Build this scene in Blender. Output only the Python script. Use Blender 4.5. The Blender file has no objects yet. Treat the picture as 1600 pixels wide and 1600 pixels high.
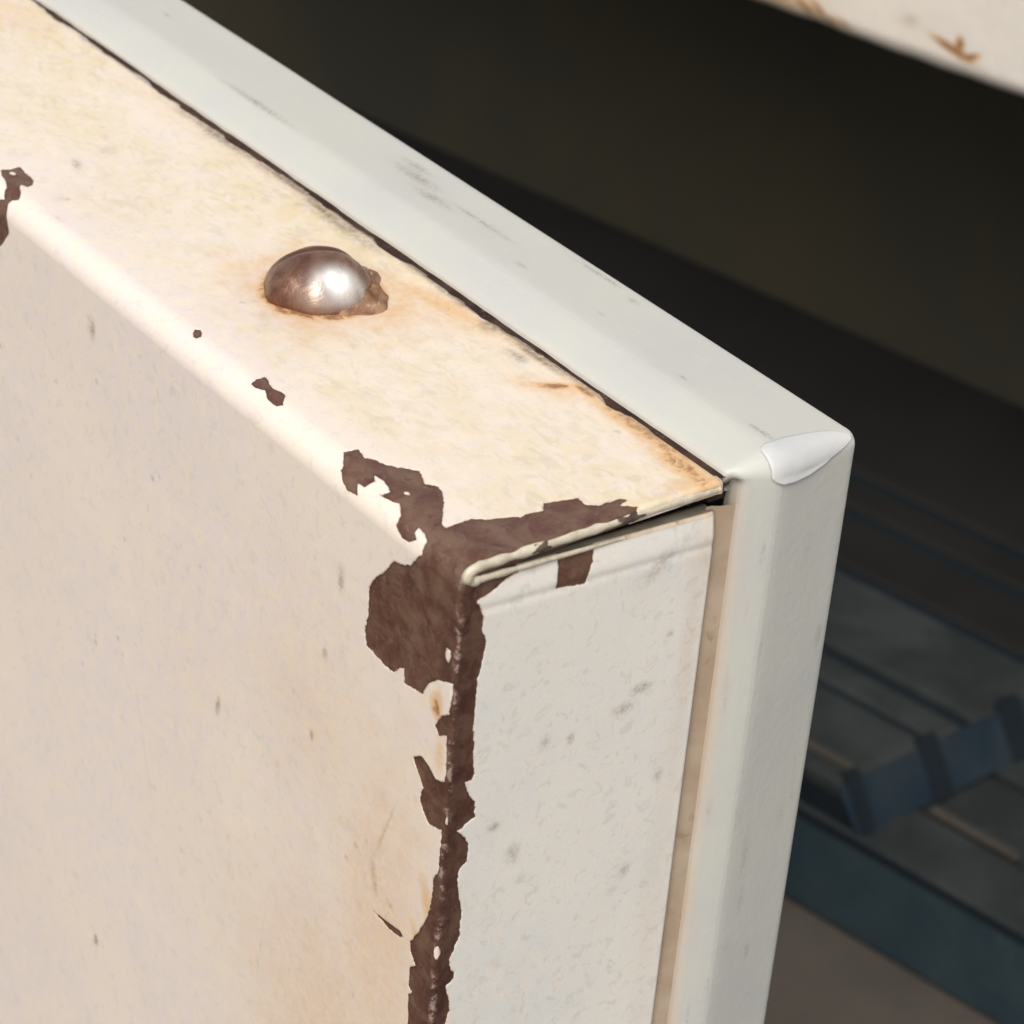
import bpy, math, random
import numpy as np
from mathutils import Matrix, Vector
R_ = math.radians
MM = 0.001
sc = bpy.context.scene
# ------------------------------------------------------------------ camera
M = np.array([[0.59133593, 0.80348396, 0.06881379], [-0.45537818, 0.26227715, 0.8507887], [0.66554679, -0.53443823, 0.52098296]])
CAM = np.array([166.74975, -128.46443, 135.05995])
cd = bpy.data.cameras.new('camera'); cam = bpy.data.objects.new('camera', cd); sc.collection.objects.link(cam)
cd.sensor_width = 36; cd.lens = 4164 / 1600 * 36; cd.clip_start = 0.02; cd.clip_end = 50
mw = Matrix([list(M[:, 0]) + [0], list(M[:, 1]) + [0], list(M[:, 2]) + [0], [0, 0, 0, 1]])
mw.translation = Vector(CAM * MM)
cam.matrix_world = mw
cd.dof.use_dof = True; cd.dof.focus_distance = 0.283; cd.dof.aperture_fstop = 54
sc.camera = cam
# ------------------------------------------------------------------ light
SUN = Vector((0.40, -0.52, 0.76)).normalized()          # direction towards the light
w = bpy.data.worlds.new('World'); sc.world = w; w.use_nodes = True
nt = w.node_tree; bg = nt.nodes['Background']; sky = nt.nodes.new('ShaderNodeTexSky')
sky.sky_type = 'NISHITA'; sky.sun_disc = False
sky.sun_elevation = math.asin(SUN.z); sky.sun_rotation = math.atan2(SUN.x, SUN.y)
sky.air_density = 1.0; sky.dust_density = 4.0; sky.ozone_density = 1.0
hs = nt.nodes.new('ShaderNodeHueSaturation'); hs.inputs['Saturation'].default_value = 0.35     # overcast: a greyer sky
nt.links.new(sky.outputs[0], hs.inputs['Color']); nt.links.new(hs.outputs[0], bg.inputs[0]); bg.inputs[1].default_value = 0.15
sl = bpy.data.lights.new('sun', 'SUN'); so = bpy.data.objects.new('sun', sl); sc.collection.objects.link(so)
sl.energy = 1.5; sl.angle = R_(45); sl.color = (1, 0.92, 0.80)
so.rotation_euler = SUN.to_track_quat('Z', 'Y').to_euler()
sc.view_settings.view_transform = 'Standard'; sc.view_settings.look = 'None'
sc.view_settings.gamma = 1; sc.view_settings.use_curve_mapping = False
sc.view_settings.exposure = 0.155
# ------------------------------------------------------------------ helpers
col = sc.collection
rng = np.random.default_rng(7); random.seed(7)

def empty(name, loc=(0, 0, 0), rz=0, **kw):
    o = bpy.data.objects.new(name, None); col.objects.link(o); o.location = Vector(loc) * MM
    o.rotation_euler = (0, 0, rz); o.empty_display_size = 0.01
    for k, v in kw.items(): o[k] = v
    return o

def mesh_obj(name, V, F, mat, parent=None, smooth=True, attrs=None, **kw):
    """V in millimetres"""
    V = np.asarray(V, float).reshape(-1, 3) * MM
    me = bpy.data.meshes.new(name)
    if isinstance(F, np.ndarray):
        n, k = F.shape
        me.vertices.add(len(V)); me.vertices.foreach_set('co', V.astype(np.float32).ravel())
        me.loops.add(n * k); me.loops.foreach_set('vertex_index', F.astype(np.int32).ravel())
        me.polygons.add(n); me.polygons.foreach_set('loop_start', np.arange(0, n * k, k, dtype=np.int32))
        me.update(calc_edges=True)
    else:
        me.from_pydata([tuple(v) for v in V], [], F)
    me.polygons.foreach_set('use_smooth', [smooth] * len(me.polygons))
    me.validate()
    for k, v in (attrs or {}).items():
        a = me.attributes.new(k, 'FLOAT', 'POINT'); a.data.foreach_set('value', np.asarray(v, np.float32).ravel())
    me.materials.append(mat)
    o = bpy.data.objects.new(name, me); col.objects.link(o)
    if parent: o.parent = parent
    for k, v in kw.items(): o[k] = v
    return o

def grid_faces(n, m, flip=False):
    i, j = np.meshgrid(np.arange(n - 1), np.arange(m - 1), indexing='ij')
    a = (i * m + j).ravel(); q = np.stack([a, a + 1, a + m + 1, a + m], 1)
    return q[:, ::-1].copy() if flip else q

def box(V, F, x0, x1, y0, y1, z0, z1):
    b = len(V)
    V += [(x, y, z) for x in (x0, x1) for y in (y0, y1) for z in (z0, z1)]
    F += [tuple(b + k for k in q) for q in ((0, 1, 3, 2), (4, 6, 7, 5), (0, 4, 5, 1), (2, 3, 7, 6), (0, 2, 6, 4), (1, 5, 7, 3))]

def bevel(o, wdt, seg=3):
    m = o.modifiers.new('bevel', 'BEVEL'); m.width = wdt * MM; m.segments = seg; m.limit_method = 'ANGLE'
    m.harden_normals = False
    return o

# value noise in 2D for numpy-built dents and stain outlines
_T = rng.random((256, 256))
def vnoise(x, y):
    xi = np.floor(x).astype(int); yi = np.floor(y).astype(int); fx = x - xi; fy = y - yi
    fx = fx * fx * (3 - 2 * fx); fy = fy * fy * (3 - 2 * fy)
    g = lambda i, j: _T[i % 256, j % 256]
    return (g(xi, yi) * (1 - fx) + g(xi + 1, yi) * fx) * (1 - fy) + (g(xi, yi + 1) * (1 - fx) + g(xi + 1, yi + 1) * fx) * fy
def fnoise(x, y, o=3):
    return sum(vnoise(x * 2 ** k + 17 * k, y * 2 ** k + 5 * k) * 0.5 ** k for k in range(o)) / sum(0.5 ** k for k in range(o))

# ------------------------------------------------------------------ materials
class NT:
    def __init__(s, name):
        s.m = bpy.data.materials.new(name); s.m.use_nodes = True; s.t = s.m.node_tree
        s.b = s.t.nodes['Principled BSDF']; s.co = s.t.nodes.new('ShaderNodeTexCoord').outputs['Object']
    def n(s, ty, **kw):
        x = s.t.nodes.new(ty)
        for k, v in kw.items(): setattr(x, k, v)
        return x
    def plug(s, inp, v):
        if isinstance(v, bpy.types.NodeSocket): s.t.links.new(v, inp)
        elif isinstance(v, tuple): inp.default_value = v if len(v) == 4 or inp.type == 'VECTOR' else v + (1,)
        else: inp.default_value = v
    def noise(s, scale, detail=4, rough=.55, dist=0, vec=None, off=None, stretch=None):
        x = s.n('ShaderNodeTexNoise'); x.inputs['Scale'].default_value = scale; x.inputs['Detail'].default_value = detail
        x.inputs['Roughness'].default_value = rough; x.inputs['Distortion'].default_value = dist
        v = vec or s.co
        mp = s.n('ShaderNodeMapping'); s.t.links.new(v, mp.inputs[0])
        if off: mp.inputs['Location'].default_value = off
        if stretch: mp.inputs['Scale'].default_value = stretch
        s.t.links.new(mp.outputs[0], x.inputs['Vector']); return x.outputs['Fac']
    def math(s, op, a, b=0.0, c=None, clamp=False):
        x = s.n('ShaderNodeMath', operation=op, use_clamp=clamp); s.plug(x.inputs[0], a); s.plug(x.inputs[1], b)
        if c is not None: s.plug(x.inputs[2], c)
        return x.outputs[0]
    def ss(s, v, lo, hi, a=0.0, b=1.0):
        x = s.n('ShaderNodeMapRange', interpolation_type='SMOOTHSTEP'); s.plug(x.inputs[0], v)
        x.inputs[1].default_value = lo; x.inputs[2].default_value = hi; x.inputs[3].default_value = a; x.inputs[4].default_value = b
        return x.outputs[0]
    def mix(s, f, a, b, mode='MIX'):
        x = s.n('ShaderNodeMix', data_type='RGBA', blend_type=mode); s.plug(x.inputs[0], f); s.plug(x.inputs[6], a); s.plug(x.inputs[7], b)
        return x.outputs[2]
    def attr(s, name):
        return s.n('ShaderNodeAttribute', attribute_name=name).outputs['Fac']
    def bump(s, h, strength, dist, nrm=None):
        x = s.n('ShaderNodeBump'); x.inputs['Strength'].default_value = strength; x.inputs['Distance'].default_value = dist
        s.plug(x.inputs['Height'], h)
        if nrm: s.t.links.new(nrm, x.inputs['Normal'])
        return x.outputs[0]
    def out(s, color, rough, nrm=None, metal=0.0, spec=.5):
        s.plug(s.b.inputs['Base Color'], color); s.plug(s.b.inputs['Roughness'], rough); s.plug(s.b.inputs['Metallic'], metal)
        s.plug(s.b.inputs['Specular IOR Level'], spec)
        if nrm: s.t.links.new(nrm, s.b.inputs['Normal'])
        return s.m

def paint_material(name, base, tint, mott, rough=.38, stain=(.66, .40, .18)):
    """old enamel; vertex data: chip (signed distance in mm to bare patches), rust and grime (0..1)"""
    t = NT(name)
    big = t.noise(38, 3, off=(.3, .1, .2)); mid = t.noise(430, 4, .6, .4); fine = t.noise(2600, 3)
    c = t.mix(t.ss(big, .38, .60), base, tint)
    c = t.mix(t.ss(mid, .47, .62, 0, .8), c, mott)
    c = t.mix(t.ss(t.noise(620, 3, .6, 1.0, off=(1, 2, 3)), .54, .68, 0, .45), c, (.60, .575, .52))
    c = t.mix(t.ss(fine, .42, .75, 0, .12), c, (.5, .48, .42))
    yl = t.math('MULTIPLY', t.attr('yellow'), t.ss(t.noise(330, 4, .65, .8, off=(6, 2, 5)), .34, .62, .25, 1))
    c = t.mix(t.math('MULTIPLY', yl, 1.0), c, (.71, .605, .41))
    c = t.mix(t.math('MULTIPLY', t.attr('yellow'), t.ss(t.noise(520, 4, .6, 1.5, off=(8, 8, 2), stretch=(.5, 1, 1)), .50, .62, 0, .42)), c, (.53, .46, .35))
    # tiny specks of dirt
    vo = t.n('ShaderNodeTexVoronoi'); vo.inputs['Scale'].default_value = 260; t.t.links.new(t.co, vo.inputs['Vector'])
    sp = t.math('MULTIPLY', t.ss(vo.outputs['Distance'], .05, .16, 1, 0), t.ss(t.noise(120, 2), .56, .62))
    c = t.mix(t.math('MULTIPLY', sp, .35), c, (.22, .20, .17))
    ru = t.attr('rust'); rn = t.noise(900, 4, .65, .6)
    rr = t.math('MULTIPLY', ru, t.math('MULTIPLY_ADD', rn, 1.5, .25))
    c = t.mix(t.ss(rr, .02, .75, 0, .85), c, stain)
    c = t.mix(t.ss(rr, .62, 1.0, 0, .9), c, (.27, .12, .05))
    gr = t.math('MULTIPLY', t.attr('grime'), t.math('MULTIPLY_ADD', t.noise(1300, 4, .7), 2.4, -.35, clamp=True))
    c = t.mix(t.ss(gr, .0, 1.0, 0, .9), c, (.17, .125, .09))
    ch = t.attr('chip')
    wob = t.math('MULTIPLY_ADD', t.noise(1400, 5, .65), .55, -.275)
    d = t.math('ADD', ch, wob)
    # bare metal underneath: brown oxide, with lighter scuffs and painted edge glints
    bn = t.noise(330, 5, .62, .5, off=(4, 1, 0)); bf = t.noise(2200, 4, .7)
    br = t.mix(t.ss(bn, .36, .66), (.098, .038, .024), (.150, .086, .055))
    br = t.mix(t.ss(bf, .52, .78, 0, .6), br, (.21, .15, .125))
    br = t.mix(t.ss(t.noise(700, 3, .5, .8, off=(9, 3, 1)), .60, .68, 0, .55), br, (.055, .022, .016))
    edge_glint = t.math('MULTIPLY', t.attr('edge'), t.ss(t.noise(800, 5, .7, .3, off=(2, 7, 7)), .50, .60))  # glints on the vertical edge, painted as paler spots
    br = t.mix(t.math('MULTIPLY', edge_glint, .9), br, (.40, .29, .24))
    br = t.mix(t.math('MULTIPLY', t.attr('deep'), t.ss(bn, .30, .55, .95, .45)), br, (.050, .021, .015))
    br = t.mix(t.math('MULTIPLY', edge_glint, .9), br, (.34, .24, .20))
    br = t.mix(t.math('MULTIPLY', t.ss(d, -.30, -.02), .55), br, (.045, .022, .016))
    k = t.ss(d, -.045, .045, 1, 0)
    rim = t.math('MULTIPLY', t.ss(d, .0, .28, 1, 0), t.ss(t.noise(500, 3), .42, .6))
    c = t.mix(t.math('MULTIPLY', rim, .55), c, (.62, .40, .24))
    c = t.mix(k, c, br)
    h = t.math('MULTIPLY', t.ss(d, -.10, .08), 1.0)
    h2 = t.math('ADD', t.math('MULTIPLY', mid, .35), t.math('MULTIPLY', t.noise(1500, 3, .6), .16))
    nr = t.bump(h2, .14, .00010)
    bh = t.math('MULTIPLY', k, t.math('ADD', t.math('MULTIPLY', bf, .5), bn))
    nr = t.bump(bh, .6, .00022, nr)
    nr = t.bump(h, 1.0, .00028, nr)
    r = t.math('ADD', t.math('MULTIPLY', k, .08), t.math('MULTIPLY_ADD', mid, .2, rough - .1))
    r = t.math('ADD', r, t.math('MULTIPLY', rr, .2), clamp=True)
    return t.out(c, r, nr)

M_FRONT = paint_material('aged_enamel', (.785, .69, .605), (.76, .668, .618), (.80, .695, .58))
M_SIDE = paint_material('side_enamel', (.81, .775, .71), (.77, .755, .71), (.82, .77, .69), stain=(.62, .47, .33))

def simple(name, c1, c2, scale, rough=.5, spec=.5, bump=0.0, c3=None):
    t = NT(name); n = t.noise(scale, 5, .6, .3)
    c = t.mix(t.ss(n, .35, .68), c1, c2)
    if c3: c = t.mix(t.ss(t.noise(scale * 3.1, 4, .65, .6, off=(3, 3, 1)), .6, .72), c, c3)
    nr = t.bump(n, bump, .0004) if bump else None
    return t.out(c, t.math('MULTIPLY_ADD', n, .2, rough - .1), nr, spec=spec)

def trim_material():
    t = NT('pale_plastic')
    c = t.mix(t.ss(t.noise(60, 3), .35, .7), (.525, .53, .48), (.50, .50, .48))
    c = t.mix(t.ss(t.noise(700, 4, .6, .8), .55, .75, 0, .3), c, (.56, .57, .51))
    gr = t.math('MULTIPLY', t.attr('grime'), t.math('MULTIPLY_ADD', t.noise(1700, 4, .7, 1.2), 3.2, -1.0, clamp=True))
    c = t.mix(t.ss(gr, .0, 1.0, 0, .85), c, (.20, .18, .15))
    c = t.mix(t.math('MULTIPLY', t.attr('rust'), .75), c, (.52, .36, .24))
    nr = t.bump(t.noise(900, 4, .6), .25, .0002)
    return t.out(c, .42, nr)
M_TRIM = trim_material()
M_FLAP = simple('white_film', (.57, .57, .555), (.52, .53, .53), 300, .5)
M_SEAL = simple('tan_sealant', (.36, .265, .185), (.46, .37, .28), 90, .7, .3, .5, (.30, .23, .13))
M_BEAD = simple('rolled_edge_enamel', (.62, .56, .44), (.48, .42, .32), 700, .35, .6, .4, (.68, .50, .36))
M_FLANGE = simple('greyed_flange', (.20, .18, .14), (.27, .24, .18), 500, .6, .3, .3, (.36, .22, .12))
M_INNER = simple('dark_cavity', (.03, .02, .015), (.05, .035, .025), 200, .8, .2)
M_LINER = simple('liner', (.55, .55, .52), (.5, .5, .48), 60, .5)

def screw_material():
    t = NT('rusty_screw_metal')
    n = t.noise(260, 5, .62, .7, off=(2, 0, 1)); f = t.noise(1300, 4, .7)
    c = t.mix(t.ss(n, .35, .62), (.13, .050, .028), (.24, .135, .09))
    c = t.mix(t.ss(f, .5, .72, 0, .6), c, (.20, .085, .045))
    c = t.mix(t.attr('highlight'), c, (.85, .84, .80))  # dome's highlight painted in as a near-white patch
    c = t.mix(t.math('MULTIPLY', t.attr('rust'), t.ss(f, .3, .6, .6, 1)), c, (.15, .055, .028))
    nr = t.bump(t.math('ADD', t.math('MULTIPLY', f, .3), n), .5, .0003)
    return t.out(c, t.math('MULTIPLY_ADD', f, .2, .17), nr, metal=t.math('MULTIPLY_ADD', t.attr('highlight'), -.35, .5))
M_SCREW = screw_material()
M_FLAKE = simple('rust_flakes', (.15, .065, .032), (.33, .19, .11), 420, .6, .4, .8, (.52, .38, .27))

# ------------------------------------------------------------------ paint loss, rust and dirt on the door (all in mm on its unrolled skin:
# a < 0 front / top face measured left from the edge, a > 0 round on the side face; b < 0 below the top, b > 0 back over the top)
RT, RS, DEEP = 3.0, 0.6, 32.5
BIG = [(-23.67, 2.04), (-23.23, 3.72), (-21.54, 3.38), (-20.65, 3.98), (-19.4, 4.45), (-18.37, 5.19), (-17.63, 5.99), (-16.68, 6.66), (-15.5, 6.26), (-14.39, 5.72), (-13.44, 6.59), (-12.33, 6.39), (-10.49, 5.32), (-8.8, 3.92), (-7.33, 2.85), (-6.52, 2.71), (-6.59, 3.11), (-6.74, 4.45), (-6.81, 5.92), (-6.0, 7.06), (-5.4, 8.8), (-4.69, 10.31), (-4.74, 11.51), (-4.44, 12.82), (-5.55, 13.82), (-5.2, 15.43), (-4.64, 17.34), (-3.49, 17.24), (-2.53, 18.14), (-2.53, 19.34), (-2.43, 20.95), (-1.93, 21.55), (-1.48, 20.05), (-.4, 21.5), (1.6, 20.05), (1.6, 1.5), (3.0, -1.0), (7.09, -2.0), (7.09, -2.98), (5.67, -3.3), (4.42, -3.9), (2.99, -4.3), (2.29, -4.4), (2.19, -4.65), (3.05, -6.39), (2.99, -7.87), (3.6, -9.76), (3.3, -11.87), (2.89, -13.81), (2.84, -16.01), (2.89, -16.72), (2.79, -19.54), (3.05, -21.56), (3.15, -24.11), (3.4, -25.44), (3.15, -26.23), (2.34, -26.14), (2.59, -27.37), (3.7, -29.13), (3.85, -31.07), (2.29, -31.86), (1.79, -32.13), (2.74, -33.18), (3.3, -34.33), (3.4, -35.83), (3.3, -36.62), (2.44, -37.15), (2.24, -38.56), (2.64, -41.02), (3.15, -43.4), (3.05, -44.46), (3.1, -46.31), (2.49, -47.89), (1.94, -49.04), (2.19, -50.53), (2.79, -51.15), (2.69, -52.12), (1.74, -52.56), (2.29, -54.67), (2.44, -56.17), (2.04, -57.93), (1.94, -61.54), (2.69, -67.44), (2.0, -75), (2.6, -90), (-2.2, -90), (-3.4, -80), (-2.78, -68.32), (-4.09, -64.71), (-3.89, -59.95), (-4.09, -56.43), (-4.24, -56.17), (-3.54, -55.2), (-4.24, -54.94), (-4.19, -52.29), (-3.24, -51.32), (-4.24, -50.18), (-4.39, -48.95), (-3.04, -46.57), (-1.73, -43.75), (-1.23, -41.02), (-1.18, -38.12), (-0.37, -36.8), (-0.37, -33.27), (-0.32, -31.42), (-2.63, -32.13), (-3.74, -31.16), (-4.34, -30.01), (-3.94, -28.43), (-5.1, -26.93), (-5.9, -25.88), (-4.54, -24.91), (-3.24, -25.26), (-1.93, -26.14), (-0.42, -25.52), (-0.32, -23.67), (-0.67, -19.89), (-1.88, -20.68), (-2.58, -19.89), (-1.83, -18.3), (-0.47, -17.25), (-0.07, -14.69), (-0.22, -13.46), (-2.63, -14.43), (-4.04, -15.66), (-4.99, -17.51), (-8.06, -18.13), (-8.28, -16.45), (-8.95, -16.81), (-9.98, -17.95), (-11.6, -18.13), (-14.98, -17.6), (-15.42, -16.1), (-14.91, -13.99), (-14.98, -10.73), (-13.95, -8.79), (-12.7, -7.73), (-11.01, -5.32), (-9.68, -5.05), (-8.14, -4.25), (-6.74, -2.04), (-6.74, -0.23), (-7.91, 0.37), (-8.8, 0.5), (-8.8, -0.3), (-8.14, -0.9), (-8.72, -1.71), (-10.12, -1.91), (-11.45, -1.1), (-11.67, 0.37), (-12.92, 1.37), (-13.66, 1.04), (-14.84, 0.7), (-15.65, 0.57), (-14.91, 1.84), (-16.82, 2.44), (-18.37, 2.24), (-17.49, 1.57), (-17.93, 0.17), (-18.96, -0.03), (-18.15, -1.24), (-19.77, -1.57), (-20.73, -1.17), (-21.9, -0.03), (-21.98, 0.5)]
TL = [(-99.44, 3.18), (-99.07, 4.25), (-99.21, 5.59), (-98.11, 5.39), (-95.17, 5.19), (-94.06, 4.52), (-93.62, 3.72), (-94.65, 3.38), (-94.13, 2.78), (-92.59, 2.04), (-91.78, 0.97), (-92.66, 0.37), (-92.81, -0.44), (-91.56, -4.32), (-93.99, -7.06), (-96.64, -8.62), (-100.3, -8), (-100.2, -1), (-96.34, -1.97), (-93.99, -0.3), (-94.8, 0.44), (-95.09, 1.31), (-96.56, 2.11), (-97.82, 2.38)]
SM = [(-40.46, 1.31), (-40.53, 3.58), (-38.18, 2.85), (-36.26, 3.38), (-34.79, 1.84), (-35.23, 1.1), (-37.15, 1.17), (-38.25, 1.91), (-39.43, 1.31)]
RC = [(12.0, -1.5), (16.9, -1.5), (16.2, -4.8), (15.8, -5.7), (15.5, -6.9), (13.5, -6.6), (11.8, -6.3), (12.0, -4.05)]
SC = [(-11.3, -49.65), (-9.24, -49.39), (-6.29, -48.86), (-5.65, -49.21), (-6.52, -49.74), (-8.8, -49.92)]
DOT = [(-52.9, 1.91), (-53.2, 2.51), (-52.9, 2.91), (-52.09, 2.71), (-51.58, 2.04), (-51.72, 1.51), (-52.31, 1.44)]
HOLES = [(-1.33, -10.73, .45, .75), (-13.8, 3.18, .35, .3), (-97.89, 3.92, .5, .35), (.3, -30.2, .25, .5), (.2, -47.5, .5, .9)]
RUST = [  # a, b, radius a, radius b, turn (deg), amount
    (-54.5, 19.0, 10.5, 9, 0, .72), (-49.5, 22.5, 9, 5, 25, .55), (-51, 27.5, 9, 2.6, 0, .45), (-44, 28.5, 9, 3.5, 10, .36),
    (-62.5, 14.5, 5, 3.5, 0, .35), (-24.2, 29.4, 3.6, 1.1, 52, .95), (-21.5, 31.3, 3.2, .9, 0, .95), (-23.5, 29.5, 5.5, 2.4, 40, .5),
    (-12, 31.3, 16, 1.6, 0, .8), (-3.5, 30.4, 6.5, 2.0, 0, .85), (-45, 29.5, 11, 2.2, 8, .6), (-1.2, 29.0, 2.0, 4.5, 0, .5), (-34, 31.6, 16, 1.8, 0, .33), (-76, 31.2, 30, 1.5, 0, .28),
    (-100, 30.5, 26, 3.0, 0, .22), (-143, 27.5, 12, 5, 0, .30), (-72, 29.0, 10, 3.0, 0, .20),
    (-2.6, -17.6, .9, 1.5, 0, .95), (-1.6, -22.5, 1.0, 2.8, 0, .45), (-1.9, -42.5, 1.2, 4.5, 18, .62), (-3.6, -47.2, 1.1, 2.5, 25, .5),
    (-24.2, -34.7, .7, 1.2, 0, .55), (-10, -52, 12, 30, 0, .36), (-18, -75, 22, 30, 0, .34), (-24, -32, 16, 18, 0, .24), (-48, -40, 16, 26, 0, .12), (-5, -33, 4, 9, 0, .16),
    (30.3, -20, 1.7, 30, 0, .30), (29.5, -50, 3, 28, 0, .22), (31.2, -8, 1.4, 6, 0, .35), (14, -3.0, 18, .45, -3.5, .4)]
GRIME = [(-68, 30.8, 9, 1.6, 0, .7), (-95, 31.2, 12, 1.0, 0, .8), (-30, 31.4, 6, .7, 0, .9), (-31.5, 29.8, 2.0, .9, 0, .7), (-10, -38, .25, 7, -20, .4), (-60, -60, .25, 9, 14, .28), (-33, -70, .2, 12, -8, .25), (-60, 32.1, 60, .38, 0, 1.3), (-96.6, 11.8, 2.2, .8, -20, .55), (-71.4, -7.7, .8, 1.4, 0, .62), (-98.5, 17.1, 2, 1.3, 0, .35), (-19.99, -12.8, .65, 1.5, 0, .62),
    (-22.3, -22.9, .6, 1.0, 0, .55), (-43.4, -42.9, .5, 1.5, -12, .75), (-73, -98.9, .5, .8, 0, 1.1), (-24.2, -34.7, .4, .7, 0, .6), (-11.4, -45, .6, 2.2, 15, .5), (-8.2, -46.6, .9, .5, 0, .45),
    (-71.9, 31.0, 4.5, .7, 0, 1.0), (-80, 31.6, 12, .7, 0, .9), (-66, 31.2, 5, 1.0, 0, .7), (-110, 31.9, 30, .5, 0, .75), (-45, 31.9, 22, .8, 0, .8),
    (-20, 31.9, 20, .45, 0, .6), (-38.5, 31.2, 2, 1.4, 0, .8), (-89, 5.5, 1.5, 1.2, 0, .3), (-84.5, 2.5, 1.4, .8, 0, .28),
    (24.4, -22.6, 1.6, .7, 0, .6), (22.3, -24.5, 1.5, .8, 10, .55), (12.2, -24.8, .8, 1.0, 0, .45), (15.5, -25.8, .7, 1.0, 0, .5), (9.05, -38, 1.1, 1.7, 0, .5), (6.4, -33.4, 1.0, .7, 0, .55), (24.9, -46.9, .9, 1.1, 0, .55),
    (27.5, -17, .6, .6, 0, .6), (10.4, -42, 1.2, .8, 0, .32), (28.2, -35.5, .8, 1.2, 0, .45), (8, -52, .8, .8, 0, .28), (19, -7.2, 12, .8, -5, .22), (25.5, -7.5, 3, 1.2, 30, .45)]
for _ in range(46):                                                   # light random smudges
    if _ % 3: GRIME.append((-random.uniform(4, 150), random.uniform(5, 30), random.uniform(.6, 2.0), random.uniform(.4, 1.3), random.uniform(-30, 30), random.uniform(.10, .26)))
    else: GRIME.append((-random.uniform(8, 95), -random.uniform(5, 110), random.uniform(.3, .9), random.uniform(.5, 1.8), random.uniform(-30, 30), random.uniform(.10, .28)))

def poly_sdf(poly, A, B, out):
    P = np.array(poly, float); lo = P.min(0) - 1.6; hi = P.max(0) + 1.6
    k = np.nonzero((A > lo[0]) & (A < hi[0]) & (B > lo[1]) & (B < hi[1]))[0]
    if not len(k): return
    for c in np.array_split(k, max(1, len(k) // 60000)):
        a = A[c]; b = B[c]; d2 = np.full(len(c), 1e9); ins = np.zeros(len(c), bool)
        for i in range(len(P)):
            p = P[i - 1]; q = P[i]; e = q - p
            t = np.clip(((a - p[0]) * e[0] + (b - p[1]) * e[1]) / max(e @ e, 1e-9), 0, 1)
            d2 = np.minimum(d2, (a - p[0] - t * e[0]) ** 2 + (b - p[1] - t * e[1]) ** 2)
            if p[1] != q[1]:
                ins ^= ((b >= min(p[1], q[1])) & (b < max(p[1], q[1])) & (a < p[0] + (b - p[1]) / (q[1] - p[1]) * e[0]))
        out[c] = np.minimum(out[c], np.sqrt(d2) * np.where(ins, -1, 1))

def chart_attrs(A, B):
    A = A.ravel(); B = B.ravel(); chip = np.full(len(A), 3.0)
    for p in (BIG, TL, SM, RC, SC, DOT): poly_sdf(p, A, B, chip)
    for a, b, ra, rb in HOLES:
        q = (np.hypot((A - a) / ra, (B - b) / rb) - 1) * min(ra, rb)
        chip = np.maximum(chip, -q)
    def blobs(L):
        s = np.zeros(len(A))
        for a, b, ra, rb, tu, am in L:
            ca, sa = math.cos(R_(tu)), math.sin(R_(tu)); u = (A - a) * ca + (B - b) * sa; v = -(A - a) * sa + (B - b) * ca
            m = (abs(u) < 3 * ra) & (abs(v) < 3 * rb)
            uu = u[m] / ra; vv = v[m] / rb; w_ = fnoise(A[m] / 2.2 + 40, B[m] / 2.2 + 90, 3) - .5
            s[m] = np.maximum(s[m], am * np.exp(-(uu * uu + vv * vv) * (1 + w_ * 1.6)))
        return s
    top_ = np.clip((B - 3) / 5, 0, 1) * (A < 1)
    yel = top_ * np.clip(.25 + 1.5 * (fnoise(A / 14 + 3, B / 9, 3) - .38) + .35 * np.clip((B - 18) / 10, 0, 1), 0, 1)
    yel = np.maximum(yel, .28 * np.clip(1 - (B + 4) / 4, 0, 1) * (A < 0) * np.clip(1 + A / 60 + .5 * (fnoise(A / 20, B / 25 + 9, 2) - .5), 0, 1) * np.clip(.3 - B / 90, 0, 1) * 1.3)
    deep = np.exp(-((A - .9) / 2.3) ** 2) * (B < -1)
    edge = np.exp(-((A - .15) / .5) ** 2) * (B < .5) * (A < 2)
    rust = blobs(RUST); rd = np.hypot(A + 55, B - 19.5)
    near = rd < 14
    ring = np.zeros(len(A)); ring[near] = np.exp(-((rd[near] - 5.9) / (1.0 + 1.5 * fnoise(A[near] / 3, B[near] / 3 + 20, 2))) ** 2) * (.75 + 1.1 * (fnoise(A[near] / 2, B[near] / 2, 3) - .3))
    rust = np.maximum(rust, ring)
    return dict(chip=chip, rust=rust, grime=blobs(GRIME), yellow=yel, edge=edge, deep=deep)

def seg(*spec):
    out = []
    for lo, hi, st in spec: out.append(np.arange(lo, hi, st))
    return np.concatenate(out + [[spec[-1][1]]])

# ------------------------------------------------------------------ the door
door = empty('metal_door', label='white enamelled metal door corner with brown chipped edges, rusty dome screw and pale plastic trim', category='door')

def skin(A, B):
    th = np.clip((B + RT) / (2 * RT), 0, 1) * np.pi / 2
    y = np.where(B > RT, B, RT * (1 - np.cos(th))); z = np.where(B < -RT, B, -RT * (1 - np.sin(th)))
    ny, nz = -np.cos(th), np.sin(th)
    ph = np.clip((A + RS) / (2 * RS), 0, 1) * np.pi / 2
    x = np.where(A < -RS, A, -RS + RS * np.sin(ph)); d = np.where(A > RS, A, RS * (1 - np.cos(ph))); d = np.where(A < -RS, 0, d)
    return x, y, z, ny, nz, ph, d

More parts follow.
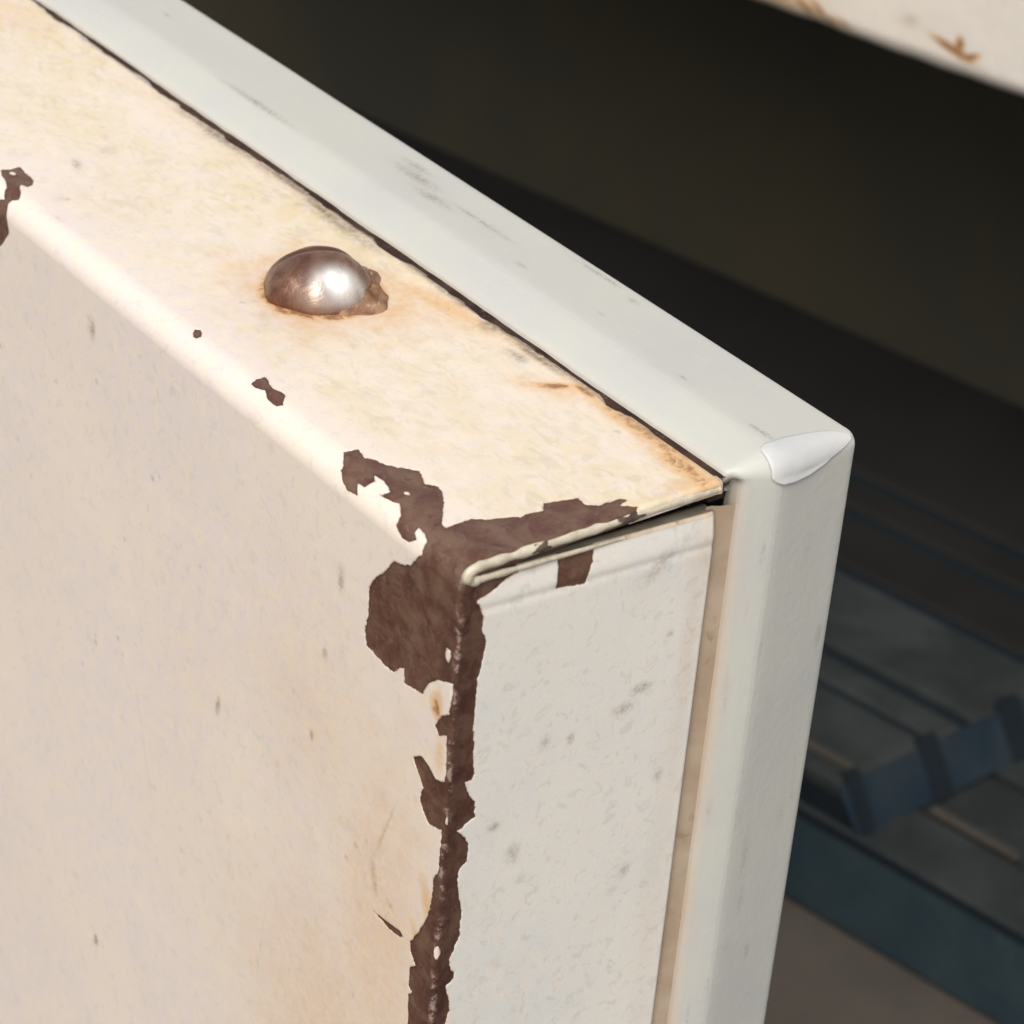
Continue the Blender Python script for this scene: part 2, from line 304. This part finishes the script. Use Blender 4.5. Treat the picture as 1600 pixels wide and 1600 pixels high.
a = seg((-420, -160, 6), (-160, -105, .4), (-105, -30, .22), (-30, -5, .13), (-5, 1.45, .07))
b = seg((-520, -130, 6), (-130, -72, .4), (-72, -3.2, .16), (-3.2, 6.4, .10), (6.4, 32.25, .17))
A, B = np.meshgrid(a, b, indexing='ij')
at = chart_attrs(A, B)
x, y, z, ny, nz, ph, d = skin(A, B)
ch = at['chip'].reshape(A.shape)
dent = (fnoise(A / 9, B / 9, 3) - .5) * .10 + (fnoise(A / 30 + 9, B / 30, 2) - .5) * .35 * np.clip((-A - 2) / 20, 0, 1)
dent += -.07 * np.clip(.5 - ch / .2, 0, 1) + (fnoise(A / .8, B / .8, 2) - .5) * .05 * np.clip(.5 - ch / .2, 0, 1)
# the screw pulls the sheet down a little round its head
dent += -.45 * np.exp(-((A + 55) ** 2 + (B - 19.5) ** 2) / 60.0)
dent *= np.clip((32.1 - B) / 3, 0, 1)
cz = np.where(A < -RS, 1, np.cos(ph))
rag = np.clip((B - 31.2) / .8, 0, 1) ** 2 * (np.clip(fnoise(A / 4.5 + 7, A * 0 + 3, 4) - .42, 0, 1) * 2.0)
y = y - rag * np.clip((-A - 1) / 3, 0, 1); z = z - .10 * np.clip((B - 31.6) / .5, 0, 1)
V = np.stack([x + dent * np.sin(ph) * (A > -RS), y + ny * (dent * cz - d), z + nz * (dent * cz - d)], -1)
mesh_obj('front_and_top_skin', V, grid_faces(len(a), len(b), True), M_FRONT, door, attrs=at,
         label='cream white front and top sheet with brown patches of bare metal')

# side panel with its turned-in upper edge
def top_z(yy): return -2.0 - .066 * (yy - 2.0)
yy = seg((1.15, 32.2, .13))
prof = seg((-516, -130, 6), (-130, -72, .4), (-72, -4.6, .16))
rows = []
Y1, Z1 = np.meshgrid(yy, prof, indexing='ij')
tz = top_z(yy)[:, None]
k = 36; s = np.linspace(0, 1, k)[None, :]
Zt = -4.6 + (tz - .35 + 4.6) * s                       # flat part up to the bend
sp = np.clip((Zt - (tz - 3.4)) / 3.0, 0, 1)            # upper strip leans in
lean = -.42 * sp ** 1.5; sp1 = np.clip((Z1 - (tz - 3.4)) / 3.0, 0, 1)
groove = -.10 * np.exp(-((Zt - (tz - 3.7)) / .55) ** 2)
bow = (fnoise(Y1 / 7, Z1 / 12, 2) - .5) * .12
gr1 = -.10 * np.exp(-((Z1 - (tz - 3.7)) / .55) ** 2)
x1 = bow + gr1 - .03 - .42 * sp1 ** 1.5
x2 = lean + groove + (fnoise(Y1[:, -1:] / 7 + 0 * Zt, Zt / 12, 2) - .5) * .12 - .03
ang = np.linspace(0, np.pi / 2, 8)[None, 1:]
xb = x2[:, -1:] - .35 * (1 - np.cos(ang)); zb = Zt[:, -1:] + .35 * np.sin(ang)
dp = (.3 + .045 * yy)[:, None]; inn = np.array([.3, .7, 1., 1.05, 1.05])[None, :] * dp
xi = xb[:, -1:] - inn; zi = zb[:, -1:] + np.array([0, 0, 0, -.4, -4.])[None, :]
X = np.concatenate([x1, x2[:, 1:], xb], 1); Z = np.concatenate([Z1, Zt[:, 1:], zb], 1)
Yf = np.repeat(yy[:, None], X.shape[1], 1)
at = chart_attrs(Yf, Z)
at['rust'] = np.maximum(at['rust'], np.where(X < np.roll(X, 0) + 1, 0, 0).ravel())
# tan dirty fold along the top edge
edge = np.zeros(X.shape); edge[:, -7:] = .85; at['rust'] = np.maximum(at['rust'], edge.ravel() * (.55 + .45 * fnoise(Yf / 3, Z / 3)).ravel())
# rounded back edge
back = np.clip((Yf - 31.7) / .5, 0, 1); X = X - .35 * back ** 2
ch = at['chip'].reshape(X.shape); X = X - .07 * np.clip(.5 - ch / .2, 0, 1)
mesh_obj('side_panel', np.stack([X, Yf, Z], -1), grid_faces(*X.shape, True), M_SIDE, door, attrs=at,
         label='grey white side sheet with a small brown square chip near its top')
Xi = np.concatenate([xb[:, -1:], xi], 1); Zi = np.concatenate([zb[:, -1:] - .004, zi], 1); Yi = np.repeat(yy[:, None], Xi.shape[1], 1)
mesh_obj('turned_in_flange', np.stack([Xi, Yi, Zi], -1), grid_faces(*Xi.shape, True), M_FLANGE, door)

# folded sheet edge: one thick bead that runs forward under the top sheet, turns at the corner and runs back along the side sheet
path = [(yv, -.62 - .012 * yv, -.22, .50 + .10 * math.exp(-(yv - 2) / 3)) for yv in np.linspace(32.0, 2.2, 60)]
for t_ in np.linspace(0, np.pi, 14)[1:-1]:
    path.append((2.0 - 1.15 * math.sin(t_), -1.36 + .72 * math.cos(t_), -.12, .50 + .12 * math.sin(t_)))
path += [(yv, top_z(yv) - .05, -.16 - .015 * (yv - 2.2), .40 * (1 - (yv - 2.2) / 30)) for yv in np.linspace(2.3, 20, 34)]
path = np.array(path); nP = len(path)
tan = np.gradient(path[:, :2], axis=0); tan /= np.linalg.norm(tan, axis=1)[:, None]
pr = []
for i in range(nP):
    yv, zv, xv, r = path[i]; r *= 1 + .40 * (vnoise(np.array([i * .35]), np.array([3.]))[0] - .5)
    for q in range(12):
        an = 2 * math.pi * q / 12; nn = np.array([-tan[i, 1], tan[i, 0]])
        pr.append((xv + r * .8 * math.sin(an), yv + nn[0] * r * math.cos(an), zv + nn[1] * r * math.cos(an)))
F = [(i * 12 + q, i * 12 + (q + 1) % 12, (i + 1) * 12 + (q + 1) % 12, (i + 1) * 12 + q) for i in range(nP - 1) for q in range(12)]
F += [tuple(range(12)), tuple((nP - 1) * 12 + q for q in reversed(range(12)))]
bead = mesh_obj('folded_edge', pr, F, M_BEAD, door)
M_NICK = simple('bare_nick', (.06, .04, .03), (.12, .085, .06), 800, .6, .4, .6)
for yv, ln in ((9.3, 1.0), (20.3, 1.5)):
    vs = []
    for i in range(9):
        for q in range(9):
            u, v = i / 4 - 1, q / 4 - 1; rr_ = max(abs(u), abs(v)) / (math.hypot(u, v) + 1e-9); u *= rr_; v *= rr_
            wv = 1 + .3 * math.sin(5 * math.atan2(v, u) + yv); zz = -.55 - .012 * yv + v * .52 * wv
            vs.append((-.22 + .8 * math.sqrt(max(.02, .5 ** 2 - (min(abs(zz + .62 + .012 * yv), .49)) ** 2)) + .09 * (1 - u * u * v * v), yv + u * ln * wv, zz))
    mesh_obj('paint_nick', vs, grid_faces(9, 9, False), M_NICK, bead)

# dark cavity behind the slit, added shade box behind the door
V, F = [], []
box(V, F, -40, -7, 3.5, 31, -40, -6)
mesh_obj('cavity_shade_core', V, F, M_INNER, door, smooth=False)  # near-black box added to keep the slit in deep shade
sv = []; sz = np.concatenate([np.arange(-3.6, -110, -.8), np.arange(-110, -520, -10)])
for z_ in sz:
    wv = vnoise(np.array([z_ / 9.]), np.array([4.]))[0] - .5
    for q, p in ((31.5, -1.3), (32.2, -1.15), (32.8, -.75 + .3 * wv), (33.6, -.45 + .2 * wv), (34.6, -.22), (35.6, -.1), (36.4, -.6)): sv.append((p, q, z_))
mesh_obj('sealant_strip', sv, grid_faces(len(sz), 7, True), M_SEAL, door)
M_SEAM = simple('seam_dirt', (.030, .014, .010), (.07, .038, .026), 300, .8, .2, .5, (.16, .11, .09))
sx = seg((-420, -170, 8), (-170, -.6, .6)); sv = []
for xx in sx:
    k_ = fnoise(np.array([xx / 5.]), np.array([2.]), 3)[0]
    for q in (31.6, 32.1, 32.5, 33.1): sv.append((xx, q, -.12 - .35 * max(0, k_ - .45) + (.05 if q == 32.1 else 0)))
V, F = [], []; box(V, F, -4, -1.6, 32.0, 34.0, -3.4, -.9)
mesh_obj('corner_gap_shade', V, F, M_INNER, door, smooth=False)  # near-black block stands for the shade inside the open corner
mesh_obj('seam_gap', sv, grid_faces(len(sx), 4, True), M_SEAM, door)
V, F = [], []
box(V, F, -419, -6, 46, 48.5, -516, -5)
mesh_obj('back_liner', V, F, M_LINER, door, smooth=False)

# plastic trim with mitred corner
pf = [(36, -3), (33.35, -2.4), (32.95, -1.2), (32.95, -.25), (33.1, .2), (33.4, .5), (34.0, .78), (35.0, 1.1), (36.2, 1.45), (37.2, 1.70), (37.9, 1.86), (38.6, 1.95), (39.4, 1.93), (40.2, 1.86), (41.2, 1.75), (43, 1.55), (45, 1.32), (47, 1.08), (48.2, .95),
      (49.0, .86), (49.45, .76), (49.7, .62), (49.8, .2), (49.8, -1.5), (49.8, -5.0), (47, -5.0)]
pf = np.array(pf); u_ = np.linspace(0, len(pf) - 1, 4 * len(pf) - 3)
pf = np.stack([np.interp(u_, range(len(pf)), pf[:, 0]), np.interp(u_, range(len(pf)), pf[:, 1])], 1)
xs = seg((-420, -170, 10), (-170, -1.5, .9)) ; N = len(pf)
SIDE_T = [(-random.uniform(5, 90), random.uniform(34, 49), random.uniform(.6, 4), random.uniform(.3, .8), random.uniform(.3, .6)) for _ in range(26)] + [(-40, 49.4, 60, .35, .35)]
Vt, ga, ru = [], [], []
SM_T = [(-72, 44.5, 5, 1.2), (-66, 42.5, 4, 1.0), (-75, 46.5, 3.0, .8), (-34, 47.6, 1.0, .6), (-99, 38.5, 9, .6), (-58, 44, 7, .5)] + [(-random.uniform(3, 150), random.uniform(34, 49), random.uniform(.6, 4), random.uniform(.25, .6)) for _ in range(7)]
for xx in xs:
    for q, p in pf:
        wv = .10 * (vnoise(np.array([xx / 16.]), np.array([q / 9.]))[0] - .5) * (33.3 < q)
        Vt.append((xx, q, p + wv)); ga.append(max([.9 * math.exp(-((xx - s0) / sa) ** 2 - ((q - s1) / sb) ** 2) for s0, s1, sa, sb in SM_T]))
        ru.append(.55 * math.exp(-max(0, q - 32.9) / .35) * (.4 + .6 * vnoise(np.array([xx / 6.]), np.array([0.]))[0]) if q < 36 else 0)
n1 = len(xs)
ths = np.linspace(0, 1, 7)
def back(q, k_): return q + k_ * 1.6 * max(0, 1 - (q - 32.95) / 5.6) if 32.9 < q < 38.55 else q
for t_ in ths:                                           # small rounded mitre
    an = t_ * math.pi / 2
    for q, p in pf:
        r0 = .75 + max(0, p) * .0
        Vt.append((-r0 + (r0 + p) * math.sin(an) if p > -r0 else p, back(q, t_), -r0 + (r0 + p) * math.cos(an) if p > -r0 else p)); ga.append(0); ru.append(.1 if q < 33.3 else 0)
zs = np.concatenate([np.arange(-1.6, -150, -.9), np.arange(-150, -520, -10)])
for zz in zs:
    for q, p in pf:
        wv = .12 * (vnoise(np.array([zz / 14.]), np.array([q / 9. + 40]))[0] - .5) * (33.3 < q)
        Vt.append((p + wv, back(q, 1), zz)); ga.append(max([s3 * math.exp(-((zz - s0) / sa) ** 2 - ((q - s1) / sb) ** 2) for s0, s1, sa, sb, s3 in SIDE_T])); ru.append(.8 * math.exp(-max(0, q - 32.9) / .9) * (.6 + .6 * vnoise(np.array([zz / 8.]), np.array([6.]))[0]) if q < 36 else 0)
trim = mesh_obj('plastic_trim', Vt, grid_faces(n1 + 7 + len(zs), N, True), M_TRIM, door, attrs=dict(grime=ga, rust=ru),
                label='pale greenish white plastic edging mitred round the door corner')
# lifted film at the mitre
Vf = []; nu, nv = 28, 10
nv = 22
for i in range(nu):
    u = i / (nu - 1); yv = 37.2 + 12.1 * u
    base = np.interp(yv, pf[:76, 0], pf[:76, 1]); c_ = -.75; r_ = .75 + base + .10
    bl_ = min(1, (u + .05) / .16) ** .5
    wd = (2.5 * (1 - u) ** .8 * (.62 + .9 * u) + .04) * bl_
    tp = 3.0 * (1 - u) ** .8 * (.5 + .9 * u) * bl_ + .04
    wd *= .8 + .45 * float(vnoise(np.array([u * 7.]), np.array([2.]))[0]); tp *= .75 + .5 * float(vnoise(np.array([u * 6.]), np.array([8.]))[0])
    for j in range(nv):
        s_ = -tp + (wd + tp) * j / (nv - 1)
        if s_ < -1.25: Vf.append((c_ + s_ + 1.25, yv, c_ + r_ + .05 * math.sin((s_ + tp) * 3)))
        elif s_ < 1.25:
            an = (s_ + 1.25) / 2.5 * math.pi / 2; Vf.append((c_ + r_ * math.sin(an), yv, c_ + r_ * math.cos(an)))
        else: Vf.append((c_ + r_ + 0.30 * (s_ - 1.25) + .06 * math.sin(u * 11), yv + .12 * math.sin(u * 17) * (s_ - 1.25), c_ - (s_ - 1.25)))
fl = mesh_obj('peeling_film', Vf, grid_faces(nu, nv, False), M_FLAP, trim, label='small white lifted sliver of film')
so_ = fl.modifiers.new('thick', 'SOLIDIFY'); so_.thickness = .09 * MM; so_.offset = 0

# screw
CX, CY, SR, SH = -55.0, 19.5, 6.1, 4.9
Vs, highlight, rs = [], [], []
n_r, n_a = 40, 96
for i in range(n_r):
    e = i / (n_r - 1) * math.pi / 2
    for j in range(n_a):
        f_ = 2 * math.pi * j / n_a
        rad = SR * math.cos(e) ** .93; hh = SH * math.sin(e) ** 1.05
        lump = 1 + .030 * math.sin(3 * f_ + 1) + .03 * math.sin(7 * f_) * math.cos(e)
        px, py = rad * math.cos(f_) * lump, rad * math.sin(f_) * lump
        # faint worn drive slot across the dome
        dd = (px * .93 - py * .37)
        hh -= .35 * math.exp(-((dd + 1.4) / .55) ** 2) * math.sin(e) ** 2
        Vs.append((CX + px, CY + py, hh - .45))
        wx, wy = px - 4.3, py + 0.2  # centre of the painted highlight
        highlight.append(min(1, 1.25 * math.exp(-((wx * .35 + wy * .94) / 2.5) ** 2 - ((wx * .94 - wy * .35) / 1.45) ** 2) * (.75 + .5 * float(vnoise(np.array([px * 1.3 + 9]), np.array([py * 1.3 + 9]))[0]))))
        rs.append(max(0, 1 - hh / 1.4) + .8 * math.exp(-((dd + 1.4) / .7) ** 2))
Fs = [(i * n_a + j, i * n_a + (j + 1) % n_a, (i + 1) * n_a + (j + 1) % n_a, (i + 1) * n_a + j) for i in range(n_r - 1) for j in range(n_a)]
scr = mesh_obj('dome_screw', Vs, Fs, M_SCREW, door, attrs=dict(highlight=highlight, rust=rs), label='rusty domed screw head on the top face')
# crusty rust flakes round the back right of the head
fv = []; na, nc = 60, 18
for i in range(na):
    an = R_(-12 + 140 * i / (na - 1)); env = math.sin(math.pi * i / (na - 1)) ** .5
    for j in range(nc):
        v = j / (nc - 1); lob = fnoise(np.array([an * 3.1]), np.array([v * 2.2 + 7]), 3)[0]; lo2 = fnoise(np.array([an * 9.]), np.array([v * 6. + 3]), 2)[0]
        rad = 5.3 + v * (1.0 + 3.2 * env * (.25 + fnoise(np.array([an * 2.4 + 5]), np.array([1.]), 2)[0]))
        hh = env * (1.5 * (1 - v) ** .6 * (.45 + lob) + .5 * (lo2 - .5)) - .35 * v
        fv.append((CX + rad * math.cos(an), CY + rad * math.sin(an), hh - .45 * (v > .97)))
mesh_obj('rust_crust', fv, grid_faces(na, nc, True), M_FLAKE, scr)

# ------------------------------------------------------------------ behind the door (frame turned 11.3 degrees)
BO = (-172.64, 240.76, -242.67); BR = R_(11.291)
def bmat(name, c1, c2, scale, rough=.8, spec=.15, bump=.3, c3=None): return simple(name, c1, c2, scale, rough, spec, bump, c3)
M_GROUND = bmat('brown_ground', (.090, .078, .066), (.070, .060, .052), 25)
M_BOARD = bmat('dark_board', (.050, .043, .027), (.038, .036, .027), 12)
M_DECKW = bmat('dark_plank', (.021, .025, .026), (.036, .041, .041), 40, c3=(.018, .016, .014))
M_DECKF = bmat('shaded_plank', (.012, .012, .011), (.016, .015, .014), 22)  # plank colour with the shade at the back darkened in
M_FASC = bmat('blue_black_board', (.034, .052, .060), (.022, .038, .048), 30, c3=(.045, .062, .066))
M_RAIL = bmat('blue_metal', (.011, .021, .032), (.020, .030, .038), 60)
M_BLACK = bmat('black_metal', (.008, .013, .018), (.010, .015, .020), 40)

g = empty('x', BO, BR); bpy.data.objects.remove(g)
def btop(name, **kw): return empty(name, BO, BR, **kw)

V, F = [], []; box(V, F, -3000, 3000, -3000, 3000, -140, -28.5)
gr = mesh_obj('ground', V, F, M_GROUND, None, smooth=False, kind='structure'); gr.location = Vector(BO) * MM; gr.rotation_euler = (0, 0, BR)

deck = btop('plank_platform', label='low dark slatted platform with a blue black front board on brown ground', category='platform')
V, F = [], []; box(V, F, -500, 400, 0, 5, -27.5, -.6)
bevel(mesh_obj('front_board', V, F, M_FASC, deck, smooth=False), .8)
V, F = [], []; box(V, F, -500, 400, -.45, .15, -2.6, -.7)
mesh_obj('shadow_strip', V, F, M_BLACK, deck, smooth=False)  # black strip stands in for the shadow line under the plank edge
edges = [0, 22, 46.5, 67.5, 93.5, 119, 150, 189]
for i in range(len(edges) - 1):
    V, F = [], []; zt = [0, -1.2, 0, -.8, 0, -1.0, 0][i]
    box(V, F, -500, 400, edges[i] + .2, edges[i + 1] - [2.2, 1.6, 5, 2.2, 6, 2.5, 1][i], -9, zt)
    bevel(mesh_obj('plank', V, F, M_DECKW if i < 5 else M_DECKF, deck, smooth=False), .9)
    if i in (0, 2, 4):                                     # rounded worn front lip on alternate planks
        pass
V, F = [], []; box(V, F, -500, 400, 5.2, 188, -27, -10)
mesh_obj('under_frame', V, F, M_BLACK, deck, smooth=False)
M_PALE = bmat('worn_batten', (.060, .053, .043), (.045, .041, .035), 60)
for x0, x1, yb in ((18.5, 43, 20.6),):
    V, F = [], []; box(V, F, x0, x1, yb, yb + 2.6, -1, .9)
    bevel(mesh_obj('worn_batten', V, F, M_PALE, deck, smooth=False), .5)

tray = btop('ribbed_tray', label='dark ribbed tray lying on the planks, its blue sloping end crossed by black bars', category='tray')
def sx_(y, z): return 12.2 + .17 * y - .78 * z
def prism(V, F, x0, y0, y1, z0, z1, dx=0.0):
    b = len(V)
    for y_, z_ in ((y0, z0), (y1, z0), (y1, z1), (y0, z1)): V += [(x0, y_, z_), (sx_(y_, z_) + dx, y_, z_)]
    F += [(b, b + 2, b + 4, b + 6), (b + 7, b + 5, b + 3, b + 1)] + [(b + 2 * k, b + 2 * k + 1, b + (2 * k + 3) % 8, b + (2 * k + 2) % 8) for k in range(4)]
V, F = [], []; prism(V, F, -460, 1.5, 188, .2, 9.4, -.8)
mesh_obj('base', V, F, M_BLACK, tray, smooth=False)
for n_, (y0, y1) in enumerate(((1.2, 7.0), (9.2, 29.8), (33, 42.5), (46, 75), (79.5, 100), (104.5, 116), (121, 188))):
    V, F = [], []; prism(V, F, -461, y0, y1, 6.0, [10.9, 11.3, 10.6, 11.4, 10.8, 11.2, 11][n_], -.1)
    bevel(mesh_obj('rib', V, F, M_DECKW if n_ < 4 else M_DECKF, tray, smooth=False), 1.3)
V, F = [], []
for y0, y1 in ((.9, 70), (70.001, 188.5)): prism(V, F, -2, y0, y1, .3, 8.6, .5) if False else None
b = [(sx_(y_, z_) + d_, y_, z_) for d_ in (-.5, .7) for (y_, z_) in ((.7, .1), (188.5, .1), (188.5, 9.8), (.7, 9.8))]
V += b; F += [(0, 1, 2, 3), (7, 6, 5, 4), (0, 4, 5, 1), (1, 5, 6, 2), (2, 6, 7, 3), (3, 7, 4, 0)]
endp = mesh_obj('sloping_end', V, F, M_RAIL, tray, smooth=False)
for y0, y1 in ((1.6, 5.4), (25, 31), (52, 59), (82, 89)):
    V, F = [], []
    V += [(sx_(y_, z_) + d_, y_, z_) for d_ in (0, 1.5) for (y_, z_) in ((y0, .2), (y1, .2), (y1 + 2, 11.9), (y0 + 2, 11.9))]
    F += [(0, 1, 2, 3), (7, 6, 5, 4), (0, 4, 5, 1), (1, 5, 6, 2), (2, 6, 7, 3), (3, 7, 4, 0)]
    mesh_obj('cross_bar', V, F, M_BLACK, tray, smooth=False)
V, F = [], []; prism(V, F, -60, 6.9, 9.1, 9.5, 11.7, -1.5)
bevel(mesh_obj('worn_batten', V, F, M_PALE, tray, smooth=False), .5)

bb = btop('dark_board', label='large dark olive board standing upright behind the platform', category='board')
V, F = [], []; box(V, F, -900, 700, 190, 198, -10, 420)
bevel(mesh_obj('board', V, F, M_BOARD, bb, smooth=False), 1)

# the other white rusty sheet, upper right
at_bg = lambda Av, Bv: None
panel = btop('metal_panel', label='second white sheet with brown rust spots on its lower edge, behind the door corner', category='metal panel')
pa = seg((-420, -130, 8), (-130, 30, .7), (30, 300, 8)); pb = seg((157, 166, .35), (166, 230, .7), (230, 420, 8))
A2, B2 = np.meshgrid(pa, pb, indexing='ij'); RR = 5.0
h0 = B2 - 157.0
tt = np.clip(h0 / RR, 0, 1); yv = 60 + RR * (1 - np.sqrt(np.clip(1 - (1 - tt) ** 2, 0, 1))); zv = B2
yv = yv + (fnoise(A2 / 18, B2 / 18, 2) - .5) * .5; zv = zv + (fnoise(A2 / 14, B2 * 0, 2) - .5) * .9 * np.exp(-h0 / 4)
chp = np.full(A2.size, 3.0); Af, Bf = A2.ravel(), B2.ravel()
def bl(L, base=0):
    s = np.zeros(len(Af))
    for a_, b_, ra, rb, tu, am in L:
        ca, sa = math.cos(R_(tu)), math.sin(R_(tu)); u = (Af - a_) * ca + (Bf - b_) * sa; v = -(Af - a_) * sa + (Bf - b_) * ca
        s = np.maximum(s, am * np.exp(-(u / ra) ** 2 - (v / rb) ** 2))
    return s
prust = bl([(-88, 160.5, 16, 4, 0, .6), (-73, 161, 4, 1.2, -30, 1.3), (-66, 160, 3, .8, -12, 1.2), (-80, 161.5, 12, 3.0, 5, .72), (-69, 161.5, 5, 1.3, -35, 1.0), (-62, 160.5, 3.5, .9, -20, .8), (-32, 163.6, 5.5, .9, -14, 1.9), (-27.5, 163.2, 2.6, .8, 25, 1.7), (-30.5, 165.3, 1.1, 1.8, 10, 1.6), (-45, 166, 3.5, 1.6, 0, .30), (-10, 172, 2, 3, 0, .8)])
pgr = bl([(-40, 160, 16, 1.6, 0, .3), (-20, 159, 20, 1.2, 0, .35), (-44, 167, 2.5, 1.4, 0, .5), (-52, 172, 2.5, 1.2, 0, .4), (-60, 158.4, 16, 1.0, 0, .4)])
M_PANEL = paint_material('panel_enamel', (.70, .64, .565), (.66, .62, .56), (.73, .655, .58), stain=(.52, .34, .16))
mesh_obj('front_sheet', np.stack([A2, yv, zv], -1), grid_faces(*A2.shape, True), M_PANEL, panel, attrs=dict(chip=chp, rust=prust, grime=pgr))
V, F = [], []; box(V, F, -418, 298, 66, 90, 159.5, 419)
bevel(mesh_obj('inner_box', V, F, M_BOARD, panel, smooth=False), 1)
